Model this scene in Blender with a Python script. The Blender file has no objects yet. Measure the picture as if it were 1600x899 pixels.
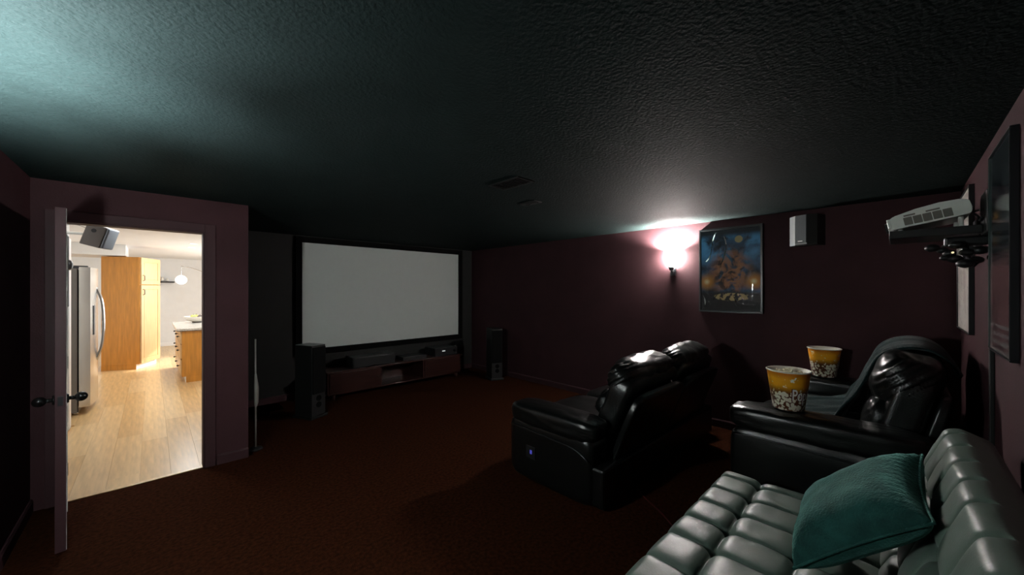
import bpy, bmesh, math, random
from mathutils import Vector, Matrix, noise as mnoise
random.seed(7)
S = bpy.context.scene
COL = S.collection
PI = math.pi
R = math.radians

# ------------------------------------------------------------------ camera
cd = bpy.data.cameras.new('camera')
cd.sensor_width = 36.0
cd.lens = 584.7 / 1600 * 36
cd.shift_y = 4.1 / 1600
cd.clip_start = 0.02
cam = bpy.data.objects.new('camera', cd)
COL.objects.link(cam)
cam.location = (0, 0, 1.56)
cam.rotation_euler = (R(90), 0, R(-43.92))
S.camera = cam

# ------------------------------------------------------------------ world, sun, daylight, exposure
w = bpy.data.worlds.new('world')
S.world = w
w.use_nodes = True
w.node_tree.nodes['Background'].inputs[0].default_value = (0.55, 0.72, 1.0, 1)
w.node_tree.nodes['Background'].inputs[1].default_value = 1.0
S.view_settings.view_transform = 'Standard'
S.view_settings.look = 'None'
S.view_settings.gamma = 1
S.view_settings.exposure = 0.0
S.view_settings.use_curve_mapping = False

def light(name, kind, loc, power, color=(1, 1, 1), rot=(0, 0, 0), size=0.1, size_y=None, parent=None):
    l = bpy.data.lights.new(name, kind)
    l.energy = power
    l.color = color
    if kind == 'AREA':
        l.size = size
        if size_y:
            l.shape = 'RECTANGLE'
            l.size_y = size_y
    elif kind == 'POINT':
        l.shadow_soft_size = size
    elif kind == 'SUN':
        l.angle = R(1)
    o = bpy.data.objects.new(name, l)
    COL.objects.link(o)
    o.location = loc
    o.rotation_euler = rot
    o.parent = parent
    return o

SUN_POWER = 4.0
KITCHEN_WINDOW = 150.0
SCONCE_BULB = 600.0
LEFT_BULB = 560.0
SHADE_RIGHT = 560.0
SHADE_LEFT = 360.0
# sun that falls through the kitchen window, and the daylight of that window
light('sun', 'SUN', (6, 11, 6), SUN_POWER, (1, 0.95, 0.86), rot=(0, R(56), R(2)))
light('kitchen_window_daylight', 'AREA', (2.72, 10.6, 1.45), KITCHEN_WINDOW, (.93, 0.98, 1.0), rot=(0, R(90), 0), size=1.3, size_y=2.6)

# ------------------------------------------------------------------ materials
MATS = {}
def new_mat(name):
    m = bpy.data.materials.new(name)
    m.use_nodes = True
    MATS[name] = m
    return m, m.node_tree, m.node_tree.nodes['Principled BSDF']

def mat(name, col, rough=0.5, metal=0.0, var=0.0, vscale=8.0, bump=0.0, bscale=60.0, spec=0.5, detail=3.0,
        coat=0.0, sheen=0.0, sheen_tint=None, emit=None, estr=0.0, stretch=None, trans=0.0, alpha=None):
    m, nt, b = new_mat(name)
    N, L = nt.nodes, nt.links
    b.inputs['Base Color'].default_value = (*col, 1)
    b.inputs['Roughness'].default_value = rough
    b.inputs['Metallic'].default_value = metal
    b.inputs['Specular IOR Level'].default_value = spec
    b.inputs['Coat Weight'].default_value = coat
    b.inputs['Coat Roughness'].default_value = 0.1
    if sheen:
        b.inputs['Sheen Weight'].default_value = sheen
        b.inputs['Sheen Roughness'].default_value = 0.4
        if sheen_tint: b.inputs['Sheen Tint'].default_value = (*sheen_tint, 1)
    if trans: b.inputs['Transmission Weight'].default_value = trans
    if emit:
        b.inputs['Emission Color'].default_value = (*emit, 1)
        b.inputs['Emission Strength'].default_value = estr
    tc = N.new('ShaderNodeTexCoord')
    src = tc.outputs['Object']
    if stretch:
        mp = N.new('ShaderNodeMapping')
        mp.inputs['Scale'].default_value = stretch
        L.new(src, mp.inputs['Vector'])
        src = mp.outputs['Vector']
    if var:
        n = N.new('ShaderNodeTexNoise')
        n.inputs['Scale'].default_value = vscale
        n.inputs['Detail'].default_value = detail
        L.new(src, n.inputs['Vector'])
        r = N.new('ShaderNodeValToRGB')
        r.color_ramp.elements[0].position = 0.3
        r.color_ramp.elements[1].position = 0.7
        r.color_ramp.elements[0].color = (*[c * (1 - var) for c in col], 1)
        r.color_ramp.elements[1].color = (*[min(1, c * (1 + var)) for c in col], 1)
        L.new(n.outputs['Fac'], r.inputs['Fac'])
        L.new(r.outputs['Color'], b.inputs['Base Color'])
    if bump:
        n2 = N.new('ShaderNodeTexNoise')
        n2.inputs['Scale'].default_value = bscale
        n2.inputs['Detail'].default_value = 2.0
        L.new(src, n2.inputs['Vector'])
        bp = N.new('ShaderNodeBump')
        bp.inputs['Strength'].default_value = bump
        bp.inputs['Distance'].default_value = 0.01
        L.new(n2.outputs['Fac'], bp.inputs['Height'])
        L.new(bp.outputs['Normal'], b.inputs['Normal'])
    return m

WINE = (0.052, 0.0205, 0.0245)
mat('wine_paint', WINE, 0.75, var=0.12, vscale=3, bump=0.12, bscale=120, spec=0.2)
mat('wine_trim', (0.052, 0.022, 0.026), 0.6, var=0.05, spec=0.25)
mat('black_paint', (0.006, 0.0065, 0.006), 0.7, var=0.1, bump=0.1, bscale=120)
mat('carpet', (0.041, 0.0125, 0.0055), 0.95, var=0.45, vscale=45, bump=1.0, bscale=300, spec=0.02, detail=6)
mat('ceiling_paint', (0.011, 0.0175, 0.0172), 0.8, var=0.1, vscale=10, bump=0.55, bscale=60, spec=0.06)
mat('kitchen_white', (0.78, 0.77, 0.75), 0.6, var=0.02)
mat('kitchen_trim', (0.85, 0.83, 0.80), 0.35)
mat('maple_floor', (0.62, 0.40, 0.18), 0.28, var=0.18, vscale=5, stretch=(6, 0.6, 1), detail=5)
mat('maple_floor_light', (0.70, 0.48, 0.24), 0.28, var=0.15, vscale=5, stretch=(6, 0.6, 1), detail=5)
mat('honey_oak', (0.55, 0.235, 0.035), 0.33, var=0.15, vscale=7, stretch=(5, 5, 0.5), detail=5)
mat('honey_oak_door', (0.60, 0.38, 0.18), 0.35, var=0.12, vscale=7, stretch=(5, 5, 0.5), detail=5)
mat('fridge_side', (0.20, 0.185, 0.165), 0.5, var=0.05)
mat('stainless', (0.66, 0.63, 0.58), 0.25, metal=0.9, var=0.05, vscale=10, stretch=(1, 1, 0.05))
mat('steel', (0.55, 0.55, 0.55), 0.2, metal=1.0)
mat('dark_steel', (0.06, 0.06, 0.065), 0.35, metal=0.8)
mat('black_knob', (0.006, 0.0055, 0.0055), 0.25, spec=0.4)
mat('black_plastic', (0.010, 0.010, 0.011), 0.4, var=0.05)
mat('black_satin', (0.006, 0.006, 0.006), 0.5)
mat('velvet_black', (0.004, 0.004, 0.004), 0.9, spec=0.1)
mat('screen_fabric', (0.58, 0.61, 0.59), 0.9, var=0.01, spec=0.1)
mat('speaker_grey', (0.20, 0.175, 0.16), 0.5)
mat('speaker_grille', (0.40, 0.45, 0.50), 0.7, bump=0.5, bscale=500)
mat('surround_grille', (0.040, 0.050, 0.055), 0.7, bump=0.5, bscale=500)
mat('lit_grey_and_trim', (0.20, 0.22, 0.22), 0.45)  # pale grey stands for light on speaker side and left tower top
mat('black_leather', (0.003, 0.0036, 0.0036), 0.30, var=0.15, vscale=30, bump=0.12, bscale=170, spec=0.6)
mat('futon_leather', (0.11, 0.148, 0.125), 0.42, var=0.06, vscale=9, bump=0.06, bscale=150, spec=0.5)
mat('futon_frame', (0.01, 0.01, 0.01), 0.5)
mat('teal_velvet', (0.012, 0.060, 0.053), 0.85, var=0.35, vscale=14, bump=0.4, bscale=120, sheen=0.6, sheen_tint=(0.35, 0.85, 0.75), spec=0.2)
mat('teal_blanket', (0.004, 0.018, 0.019), 0.9, var=0.3, vscale=20, bump=0.6, bscale=220, sheen=0.25, spec=0.2)
mat('projector_white', (0.84, 0.86, 0.80), 0.4, var=0.02)
mat('vent_grey', (0.20, 0.19, 0.16), 0.6)
mat('glass_dark', (0.01, 0.012, 0.015), 0.05, spec=0.8)
mat('frame_black', (0.012, 0.014, 0.016), 0.3)
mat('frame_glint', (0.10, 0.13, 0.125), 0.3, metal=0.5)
mat('mahogany', (0.030, 0.008, 0.006), 0.35, var=0.25, vscale=6, stretch=(0.6, 5, 5))
mat('white_plastic', (0.75, 0.74, 0.70), 0.4)
mat('bowl_white', (0.8, 0.76, 0.68), 0.3)
mat('banana', (0.78, 0.58, 0.08), 0.45, var=0.1)
mat('pear_green', (0.45, 0.50, 0.10), 0.45, var=0.1)
mat('dark_fruit', (0.05, 0.03, 0.03), 0.4)
mat('granite', (0.16, 0.14, 0.12), 0.18, var=0.5, vscale=60)
mat('stone_reflection', (0.62, 0.58, 0.52), 0.15, var=0.25, vscale=50)  # whitish reflection on the stone painted into its colour
mat('bucket_white', (0.85, 0.80, 0.68), 0.45)
mat('popcorn', (0.85, 0.76, 0.55), 0.8, var=0.2, vscale=60)
mat('letter_white', (0.85, 0.84, 0.80), 0.5)
mat('letter_shadow', (0.10, 0.012, 0.01), 0.5)
mat('red_cable', (0.10, 0.008, 0.012), 0.4)
mat('globe_glow', (0.9, 0.9, 0.9), 0.4, emit=(1.0, 0.96, 0.9), estr=1.6)
mat('lamp_glow', (0.9, 0.9, 0.9), 0.4, emit=(1.0, 0.93, 0.82), estr=3.0)
mat('bulb_glow', (0.9, 0.9, 0.9), 0.4, emit=(1.0, 0.96, 0.9), estr=25.0)
mat('shade_glow_right', (0.85, 0.85, 0.83), 0.4, emit=(1.0, 0.96, 0.91), estr=SHADE_RIGHT)
mat('shade_glow_left', (0.85, 0.85, 0.83), 0.4, emit=(0.86, 1.0, 0.96), estr=SHADE_LEFT)
mat('blue_led', (0.05, 0.05, 0.3), 0.4, emit=(0.15, 0.15, 1.0), estr=0.3)
mat('white_led', (0.3, 0.3, 0.3), 0.4, emit=(0.9, 0.95, 1.0), estr=0.5)
mat('amber_led', (0.4, 0.35, 0.2), 0.4, emit=(1.0, 0.85, 0.5), estr=0.9)
mat('faint_red', (0.06, 0.02, 0.02), 0.6)

def node_math(nt, op, a, b=None, clamp=False):
    n = nt.nodes.new('ShaderNodeMath')
    n.operation = op
    n.use_clamp = clamp
    for i, v in enumerate((a, b)):
        if v is None: continue
        if isinstance(v, (int, float)): n.inputs[i].default_value = v
        else: nt.links.new(v, n.inputs[i])
    return n.outputs[0]

def node_mix(nt, fac, a, b):
    n = nt.nodes.new('ShaderNodeMix')
    n.data_type = 'RGBA'
    if isinstance(fac, (int, float)): n.inputs[0].default_value = fac
    else: nt.links.new(fac, n.inputs[0])
    for i, v in ((6, a), (7, b)):
        if isinstance(v, tuple): n.inputs[i].default_value = (*v, 1)
        else: nt.links.new(v, n.inputs[i])
    return n.outputs[2]

def xyz(nt):
    tc = nt.nodes.new('ShaderNodeTexCoord')
    sp = nt.nodes.new('ShaderNodeSeparateXYZ')
    nt.links.new(tc.outputs['Object'], sp.inputs[0])
    return tc.outputs['Object'], sp.outputs[0], sp.outputs[1], sp.outputs[2]

def noise_fac(nt, vec, scale, detail=3, dist=0.0):
    n = nt.nodes.new('ShaderNodeTexNoise')
    n.inputs['Scale'].default_value = scale
    n.inputs['Detail'].default_value = detail
    n.inputs['Distortion'].default_value = dist
    nt.links.new(vec, n.inputs['Vector'])
    return n.outputs['Fac']

def step(nt, v, lo, hi):
    n = nt.nodes.new('ShaderNodeMapRange')
    n.interpolation_type = 'SMOOTHSTEP'
    nt.links.new(v, n.inputs[0])
    n.inputs[1].default_value = lo
    n.inputs[2].default_value = hi
    return n.outputs[0]

def blob(nt, a, b, ca, cb, r0, r1, ka=1.0, kb=1.0):
    da = node_math(nt, 'MULTIPLY', node_math(nt, 'SUBTRACT', a, ca), ka)
    db = node_math(nt, 'MULTIPLY', node_math(nt, 'SUBTRACT', b, cb), kb)
    d = node_math(nt, 'SQRT', node_math(nt, 'ADD', node_math(nt, 'MULTIPLY', da, da), node_math(nt, 'MULTIPLY', db, db)))
    return step(nt, d, r1, r0)

# abstract print for the framed poster on the right wall (local y = across, local z = up, both in metres)
m, nt, b = new_mat('abstract_print')
vec, px, py, pz = xyz(nt)
nz = noise_fac(nt, vec, 7, 5, 0.6)
c = node_mix(nt, step(nt, nz, 0.35, 0.7), (0.010, 0.016, 0.026), (0.06, 0.13, 0.24))
blue = node_math(nt, 'MULTIPLY', step(nt, pz, 0.02, 0.20), step(nt, noise_fac(nt, vec, 5, 5, 0.4), 0.42, 0.60))
c = node_mix(nt, blue, c, (0.10, 0.33, 0.62))
c = node_mix(nt, step(nt, pz, 0.34, 0.42), c, (0.008, 0.012, 0.020))
brown = blob(nt, py, pz, 0.0, -0.03, 0.10, 0.27, 1.0, 0.8)
c = node_mix(nt, node_math(nt, 'MULTIPLY', brown, step(nt, noise_fac(nt, vec, 11, 5, 0.8), 0.36, 0.56)), c, (0.42, 0.17, 0.08))
c = node_mix(nt, node_math(nt, 'MULTIPLY', brown, step(nt, noise_fac(nt, vec, 8, 4, 0.5), 0.54, 0.64)), c, (0.02, 0.012, 0.01))
for cy, cz in ((0.235, -0.13), (-0.235, -0.13)):
    c = node_mix(nt, blob(nt, py, pz, cy, cz, 0.02, 0.12), c, (0.70, 0.28, 0.05))
    c = node_mix(nt, blob(nt, py, pz, cy, cz, 0.0, 0.045), c, (0.9, 0.75, 0.4))
c = node_mix(nt, step(nt, pz, -0.22, -0.27), c, (0.016, 0.011, 0.012))
gold = node_math(nt, 'MULTIPLY', blob(nt, py, pz, -0.02, -0.30, 0.16, 0.20, 1.0, 4.2), step(nt, noise_fac(nt, vec, 22, 2), 0.44, 0.50))
c = node_mix(nt, gold, c, (0.55, 0.38, 0.17))
c = node_mix(nt, blob(nt, py, pz, -0.09, 0.335, 0.035, 0.042), c, (0.45, 0.36, 0.18))
nt.links.new(c, b.inputs['Base Color'])
b.inputs['Roughness'].default_value = 0.5
b.inputs['Specular IOR Level'].default_value = 0.3

# plastic film over that print: thin clear glossy sheet
m, nt, b = new_mat('clear_film')
for n in list(nt.nodes): nt.nodes.remove(n)
out = nt.nodes.new('ShaderNodeOutputMaterial')
tr = nt.nodes.new('ShaderNodeBsdfTransparent')
gl = nt.nodes.new('ShaderNodeBsdfGlossy')
gl.inputs['Roughness'].default_value = 0.06
mx = nt.nodes.new('ShaderNodeMixShader')
fr = nt.nodes.new('ShaderNodeFresnel')
fr.inputs['IOR'].default_value = 1.5
nt.links.new(fr.outputs[0], mx.inputs[0])
nt.links.new(tr.outputs[0], mx.inputs[1])
nt.links.new(gl.outputs[0], mx.inputs[2])
nt.links.new(mx.outputs[0], out.inputs[0])

# dark print of the poster beside the projector (local x across, z up)
m, nt, b = new_mat('dark_print')
vec, px, py, pz = xyz(nt)
nz = noise_fac(nt, vec, 5, 4, 0.5)
c = node_mix(nt, step(nt, nz, 0.4, 0.65), (0.010, 0.014, 0.018), (0.030, 0.040, 0.045))
c = node_mix(nt, node_math(nt, 'MULTIPLY', step(nt, pz, 0.02, -0.10), step(nt, nz, 0.30, 0.50)), c, (0.16, 0.085, 0.09))
c = node_mix(nt, node_math(nt, 'MULTIPLY', blob(nt, px, pz, 0.10, 0.12, 0.04, 0.13), step(nt, noise_fac(nt, vec, 16, 3), 0.45, 0.55)), c, (0.12, 0.07, 0.025))
lines = node_math(nt, 'GREATER_THAN', node_math(nt, 'FRACT', node_math(nt, 'MULTIPLY', pz, 26.0)), 0.55)
lines = node_math(nt, 'MULTIPLY', lines, step(nt, pz, -0.345, -0.35))
lines = node_math(nt, 'MULTIPLY', lines, step(nt, noise_fac(nt, vec, 9, 1), 0.38, 0.44))
c = node_mix(nt, lines, c, (0.22, 0.20, 0.20))
nt.links.new(c, b.inputs['Base Color'])
b.inputs['Roughness'].default_value = 0.12

# pale sheet with faint print
m, nt, b = new_mat('cream_print')
vec, px, py, pz = xyz(nt)
c = node_mix(nt, step(nt, noise_fac(nt, vec, 6, 4), 0.5, 0.62), (0.55, 0.50, 0.46), (0.44, 0.37, 0.35))
c = node_mix(nt, step(nt, noise_fac(nt, vec, 30, 1), 0.66, 0.70), c, (0.25, 0.22, 0.22))
nt.links.new(c, b.inputs['Base Color'])
b.inputs['Roughness'].default_value = 0.5

# printed popcorn tub: orange above, dense white kernels below
m, nt, b = new_mat('bucket_print')
vec, px, py, pz = xyz(nt)
vo = nt.nodes.new('ShaderNodeTexVoronoi')
vo.inputs['Scale'].default_value = 44
nt.links.new(vec, vo.inputs['Vector'])
wob = noise_fac(nt, vec, 95, 1)
dist = node_math(nt, 'ADD', vo.outputs['Distance'], node_math(nt, 'MULTIPLY', node_math(nt, 'SUBTRACT', wob, 0.5), 0.55))
dens = step(nt, pz, 0.175, 0.11)
bg = node_mix(nt, dens, (0.92, 0.40, 0.015), (0.11, 0.030, 0.008))
bg = node_mix(nt, step(nt, pz, 0.20, 0.25), bg, (0.62, 0.17, 0.008))
thr = node_math(nt, 'MULTIPLY', dens, 0.50)
c = node_mix(nt, node_math(nt, 'LESS_THAN', dist, thr), bg, (0.78, 0.73, 0.60))
vo2 = nt.nodes.new('ShaderNodeTexVoronoi')
vo2.inputs['Scale'].default_value = 19
nt.links.new(vec, vo2.inputs['Vector'])
wob2 = noise_fac(nt, vec, 75, 1)
d2 = node_math(nt, 'ADD', vo2.outputs['Distance'], node_math(nt, 'MULTIPLY', node_math(nt, 'SUBTRACT', wob2, 0.5), 0.9))
single = node_math(nt, 'MULTIPLY', node_math(nt, 'LESS_THAN', d2, 0.19), node_math(nt, 'MULTIPLY', step(nt, pz, 0.15, 0.165), step(nt, pz, 0.235, 0.225)))
c = node_mix(nt, single, c, (0.85, 0.80, 0.68))
nt.links.new(c, b.inputs['Base Color'])
b.inputs['Roughness'].default_value = 0.4

# ------------------------------------------------------------------ mesh helpers
def obj(name, bm, m, parent=None, smooth=False):
    me = bpy.data.meshes.new(name)
    bmesh.ops.recalc_face_normals(bm, faces=bm.faces[:])
    bm.to_mesh(me)
    bm.free()
    if m: me.materials.append(MATS[m])
    if smooth:
        for p in me.polygons: p.use_smooth = True
    o = bpy.data.objects.new(name, me)
    COL.objects.link(o)
    if parent is not None:
        o.parent = parent
        o.matrix_parent_inverse = parent_world(parent).inverted()
    return o

def parent_world(p):
    M = Matrix.LocRotScale(p.location, p.rotation_euler, p.scale)
    if p.parent is not None:
        M = parent_world(p.parent) @ p.matrix_parent_inverse @ M
    return M

def thing(name, label, cat, loc=(0, 0, 0), group=None, rz=0.0):
    o = bpy.data.objects.new(name, None)
    COL.objects.link(o)
    o.location = loc
    o.rotation_euler = (0, 0, rz)
    o['label'] = label
    o['category'] = cat
    if group: o['group'] = group
    return o

def tag(o, label, cat, group=None):
    o['label'] = label
    o['category'] = cat
    if group: o['group'] = group
    return o

def struct(o, label, cat):
    o['kind'] = 'structure'
    o['label'] = label
    o['category'] = cat
    return o

def box(bm, lo, hi, bev=0.0, seg=2, M=None):
    lo, hi = Vector(lo), Vector(hi)
    c, s = (lo + hi) / 2, hi - lo
    T = Matrix.Translation(c) @ Matrix.Diagonal((s.x, s.y, s.z, 1))
    if M is not None: T = M @ T
    r = bmesh.ops.create_cube(bm, size=1.0, matrix=T)
    vs = r['verts']
    if bev:
        es = list({e for v in vs for e in v.link_edges})
        bmesh.ops.bevel(bm, geom=es, offset=bev, segments=seg, profile=0.5, affect='EDGES')
    return bm

def B(lo, hi, bev=0.0, seg=2, M=None):
    return box(bmesh.new(), lo, hi, bev, seg, M)

def cyl(bm, a, b, r1, r2=None, seg=20):
    a, b = Vector(a), Vector(b)
    d = b - a
    q = d.to_track_quat('Z', 'Y').to_matrix().to_4x4()
    M = Matrix.Translation((a + b) / 2) @ q
    bmesh.ops.create_cone(bm, cap_ends=True, segments=seg, radius1=r1, radius2=r1 if r2 is None else r2, depth=d.length, matrix=M)
    return bm

def ball(bm, c, r, scale=(1, 1, 1), seg=18):
    M = Matrix.Translation(c) @ Matrix.Diagonal((r * scale[0], r * scale[1], r * scale[2], 1))
    bmesh.ops.create_uvsphere(bm, u_segments=seg, v_segments=max(6, seg // 2), radius=1, matrix=M)
    return bm

def lathe(bm, prof, c=(0, 0, 0), seg=32, a0=0.0, a1=2 * PI):
    full = abs(a1 - a0 - 2 * PI) < 1e-6
    n = seg if full else seg + 1
    rings = []
    for r, z in prof:
        rings.append([bm.verts.new((c[0] + r * math.cos(a0 + (a1 - a0) * i / seg), c[1] + r * math.sin(a0 + (a1 - a0) * i / seg), c[2] + z)) for i in range(n)])
    for j in range(len(prof) - 1):
        for i in range(seg):
            k = (i + 1) % n
            bm.faces.new((rings[j][i], rings[j][k], rings[j + 1][k], rings[j + 1][i]))
    return bm

def tube(bm, pts, r, seg=8, caps=True):
    pts = [Vector(p) for p in pts]
    rings = []
    up = Vector((0.13, 0.21, 0.97))
    for i, p in enumerate(pts):
        d = (pts[min(i + 1, len(pts) - 1)] - pts[max(i - 1, 0)]).normalized()
        x = d.cross(up)
        if x.length < 1e-4: x = d.cross(Vector((1, 0, 0)))
        x.normalize()
        y = d.cross(x)
        rr = r[i] if isinstance(r, (list, tuple)) else r
        rings.append([bm.verts.new(p + rr * (math.cos(2 * PI * k / seg) * x + math.sin(2 * PI * k / seg) * y)) for k in range(seg)])
    for j in range(len(pts) - 1):
        for k in range(seg):
            bm.faces.new((rings[j][k], rings[j][(k + 1) % seg], rings[j + 1][(k + 1) % seg], rings[j + 1][k]))
    if caps:
        bm.faces.new(rings[0][::-1])
        bm.faces.new(rings[-1])
    return bm

def arc_pts(pts, n=8):
    """Catmull-Rom through pts."""
    P = [Vector(p) for p in pts]
    P = [2 * P[0] - P[1]] + P + [2 * P[-1] - P[-2]]
    res = []
    for i in range(1, len(P) - 2):
        for k in range(n):
            t = k / n
            res.append(0.5 * ((2 * P[i]) + (P[i + 1] - P[i - 1]) * t + (2 * P[i - 1] - 5 * P[i] + 4 * P[i + 1] - P[i + 2]) * t * t + (3 * P[i] - P[i - 1] - 3 * P[i + 1] + P[i + 2]) * t ** 3))
    res.append(P[-2])
    return res

def grid_box(nx, ny, nz):
    """closed box surface of unit cube [-1,1]^3 as a grid mesh."""
    bm = bmesh.new()
    cache = {}
    def v(i, j, k):
        key = (i, j, k)
        if key not in cache:
            cache[key] = bm.verts.new((2 * i / nx - 1, 2 * j / ny - 1, 2 * k / nz - 1))
        return cache[key]
    for i in range(nx):
        for j in range(ny):
            for k in (0, nz):
                bm.faces.new((v(i, j, k), v(i + 1, j, k), v(i + 1, j + 1, k), v(i, j + 1, k)))
    for i in range(nx):
        for k in range(nz):
            for j in (0, ny):
                bm.faces.new((v(i, j, k), v(i + 1, j, k), v(i + 1, j, k + 1), v(i, j, k + 1)))
    for j in range(ny):
        for k in range(nz):
            for i in (0, nx):
                bm.faces.new((v(i, j, k), v(i, j + 1, k), v(i, j + 1, k + 1), v(i, j, k + 1)))
    return bm

def puff(center, size, rot=(0, 0, 0), k=4.0, n=14, wr=0.0, wscale=9.0, seed=0.0, fold=0.0, axis=0):
    """overstuffed cushion: superellipsoid with leather wrinkles; fold = gathers near the ends of `axis`."""
    bm = grid_box(n, n, n)
    h = Vector(size) / 2
    M = Matrix.Translation(center) @ Matrix.Rotation(rot[2], 4, 'Z') @ Matrix.Rotation(rot[1], 4, 'Y') @ Matrix.Rotation(rot[0], 4, 'X')
    for v in bm.verts:
        p = v.co
        s = (abs(p.x) ** k + abs(p.y) ** k + abs(p.z) ** k) ** (-1 / k)
        q = Vector((p.x * s, p.y * s, p.z * s))
        nrm = Vector((q.x / h.x, q.y / h.y, q.z / h.z)).normalized()
        w_ = Vector((q.x * h.x, q.y * h.y, q.z * h.z))
        if wr:
            w_ += nrm * wr * (mnoise.noise(w_ * wscale + Vector((seed, 1.7 * seed, 3))) + 0.5 * mnoise.noise(w_ * wscale * 2.3 + Vector((seed, 9, seed))))
        if fold:
            e = abs(q[axis]) ** 6
            o_ = q[(axis + 1) % 3] * 17 + q[(axis + 2) % 3] * 13
            w_ += nrm * fold * e * math.sin(o_ * 1.3 + seed)
        v.co = M @ w_
    return bm

def quad_strip(bm, A, Bv):
    for i in range(len(A) - 1):
        bm.faces.new((A[i], A[i + 1], Bv[i + 1], Bv[i]))

def prism(bm, poly, axis, lo, hi):
    """extrude a 2D polygon. axis 'x': poly is (y,z)."""
    def P(a, b_, t):
        return {'x': (t, a, b_), 'y': (a, t, b_), 'z': (a, b_, t)}[axis]
    A = [bm.verts.new(P(a, b_, lo)) for a, b_ in poly]
    C = [bm.verts.new(P(a, b_, hi)) for a, b_ in poly]
    bm.faces.new(A)
    bm.faces.new(C[::-1])
    for i in range(len(poly)):
        j = (i + 1) % len(poly)
        bm.faces.new((A[i], A[j], C[j], C[i]))
    return bm

def copy_tree(o, parent=None, dz=None):
    c_ = o.copy()
    COL.objects.link(c_)
    if parent is not None:
        c_.parent = parent
        c_.matrix_parent_inverse = o.matrix_parent_inverse.copy()
    for ch in [x for x in bpy.data.objects if x.parent == o]:
        copy_tree(ch, c_)
    return c_

# ------------------------------------------------------------------ the setting
XL, XR, YB, YD, YS, HC = -0.614, 4.66, -0.335, 4.237, 6.015, 2.352
XE = 0.652            # right end of the door wall
KH = 2.44             # kitchen ceiling
DX0, DX1, DH = -0.475, 0.336, 2.07

struct(obj('floor', box(box(bmesh.new(), (XL - .12, YB - .12, -.1), (XR + .12, 4.25, 0)), (XE - .12, 4.25, -.1), (XR + .12, YS + .12, 0)), 'carpet'),
       'dark reddish brown carpet of the home theater', 'floor')
bm = bmesh.new()
box(bm, (XL - .12, YB - .12, HC), (XR + .12, YD + .06, KH + .12))
box(bm, (XE - .06, YD + .06, HC), (XR + .12, YS + .12, KH + .12))
struct(obj('ceiling', bm, 'ceiling_paint'), 'dark textured ceiling of the home theater', 'ceiling')
struct(obj('wall_left', B((XL - .12, YB - .12, 0), (XL, YD + .12, KH)), 'wine_paint'), 'dark wine painted wall at the left edge beside the open door', 'wall')
struct(obj('wall_back', B((XL, YB - .12, 0), (XR + .12, YB, KH)), 'wine_paint'), 'wine painted wall behind the projector and couches', 'wall')
struct(obj('wall_right', B((XR, YB, 0), (XR + .12, YS + .12, KH)), 'wine_paint'), 'dark wine painted wall carrying the glowing sconce', 'wall')
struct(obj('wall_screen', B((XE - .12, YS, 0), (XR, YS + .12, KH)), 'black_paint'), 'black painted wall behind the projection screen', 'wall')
bm = bmesh.new()
box(bm, (XL, YD, 0), (DX0, YD + .12, KH))
box(bm, (DX1, YD, 0), (XE, YD + .12, KH))
box(bm, (DX0, YD, DH), (DX1, YD + .12, KH))
struct(obj('wall_door', bm, 'wine_paint'), 'wine painted wall around the bright doorway', 'wall')
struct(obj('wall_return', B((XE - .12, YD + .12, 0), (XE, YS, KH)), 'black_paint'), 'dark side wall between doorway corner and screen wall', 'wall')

def baseboard(name, axis, a, b_, face, sgn, m, label):
    d = .014 * sgn
    poly = [(face, 0), (face + d, 0), (face + d, .075), (face + d * .5, .09), (face, .09)]
    bm = bmesh.new()
    if axis == 'y':
        prism(bm, poly, 'y', a, b_)
    else:
        prism(bm, poly, 'x', a, b_)
    return struct(obj(name, bm, m), label, 'baseboard')
baseboard('baseboard_right', 'y', YB, YS, XR, -1, 'wine_trim', 'low baseboard along the wall with the sconce')
baseboard('baseboard_left', 'y', YB, YD, XL, 1, 'wine_trim', 'baseboard along the wall at the left edge')
baseboard('baseboard_door', 'x', DX1 + .085, XE, YD, -1, 'wine_trim', 'short baseboard right of the doorway')
baseboard('baseboard_back', 'x', XL, XR, YB, 1, 'wine_trim', 'baseboard behind the couches')
baseboard('baseboard_screen', 'x', XE, XR, YS, -1, 'wine_trim', 'baseboard under the projection screen')

# door frame: casing and jambs
dr = bpy.data.objects.new('trim_1', None)
COL.objects.link(dr)
dr.location = (DX0, YD, 0)
struct(dr, 'dark wine casing around the bright doorway', 'door frame')
for x0, x1 in ((DX0 - .075, DX0), (DX1, DX1 + .075)):
    obj('side_casing', B((x0, YD - .016, 0), (x1, YD, DH + .07), .004), 'wine_trim', dr)
obj('head_casing', B((DX0, YD - .016, DH), (DX1, YD, DH + .07), .004), 'wine_trim', dr)
obj('jamb', B((DX0, YD, 0), (DX0 + .012, YD + .12, DH)), 'wine_trim', dr)
obj('jamb', B((DX1 - .012, YD, 0), (DX1, YD + .12, DH)), 'wine_trim', dr)
obj('head_jamb', B((DX0 + .012, YD, DH - .012), (DX1 - .012, YD + .12, DH)), 'wine_trim', dr)

# door leaf swung open into the room
hx, hy = -0.452, YD - .012
ang = math.atan2(3.445 - hy, -0.366 - hx)
Md = Matrix.Translation((hx, hy, 0)) @ Matrix.Rotation(ang, 4, 'Z')
dl = bpy.data.objects.new('door_1', None)
COL.objects.link(dl)
dl.location = (hx, hy, 0.0)
struct(dl, 'open door leaf seen edge-on left of the doorway', 'door')
DW, DT = .79, .044
def Mbox(lo, hi, bev=0.0):
    return B(lo, hi, bev, 2, Md)
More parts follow.
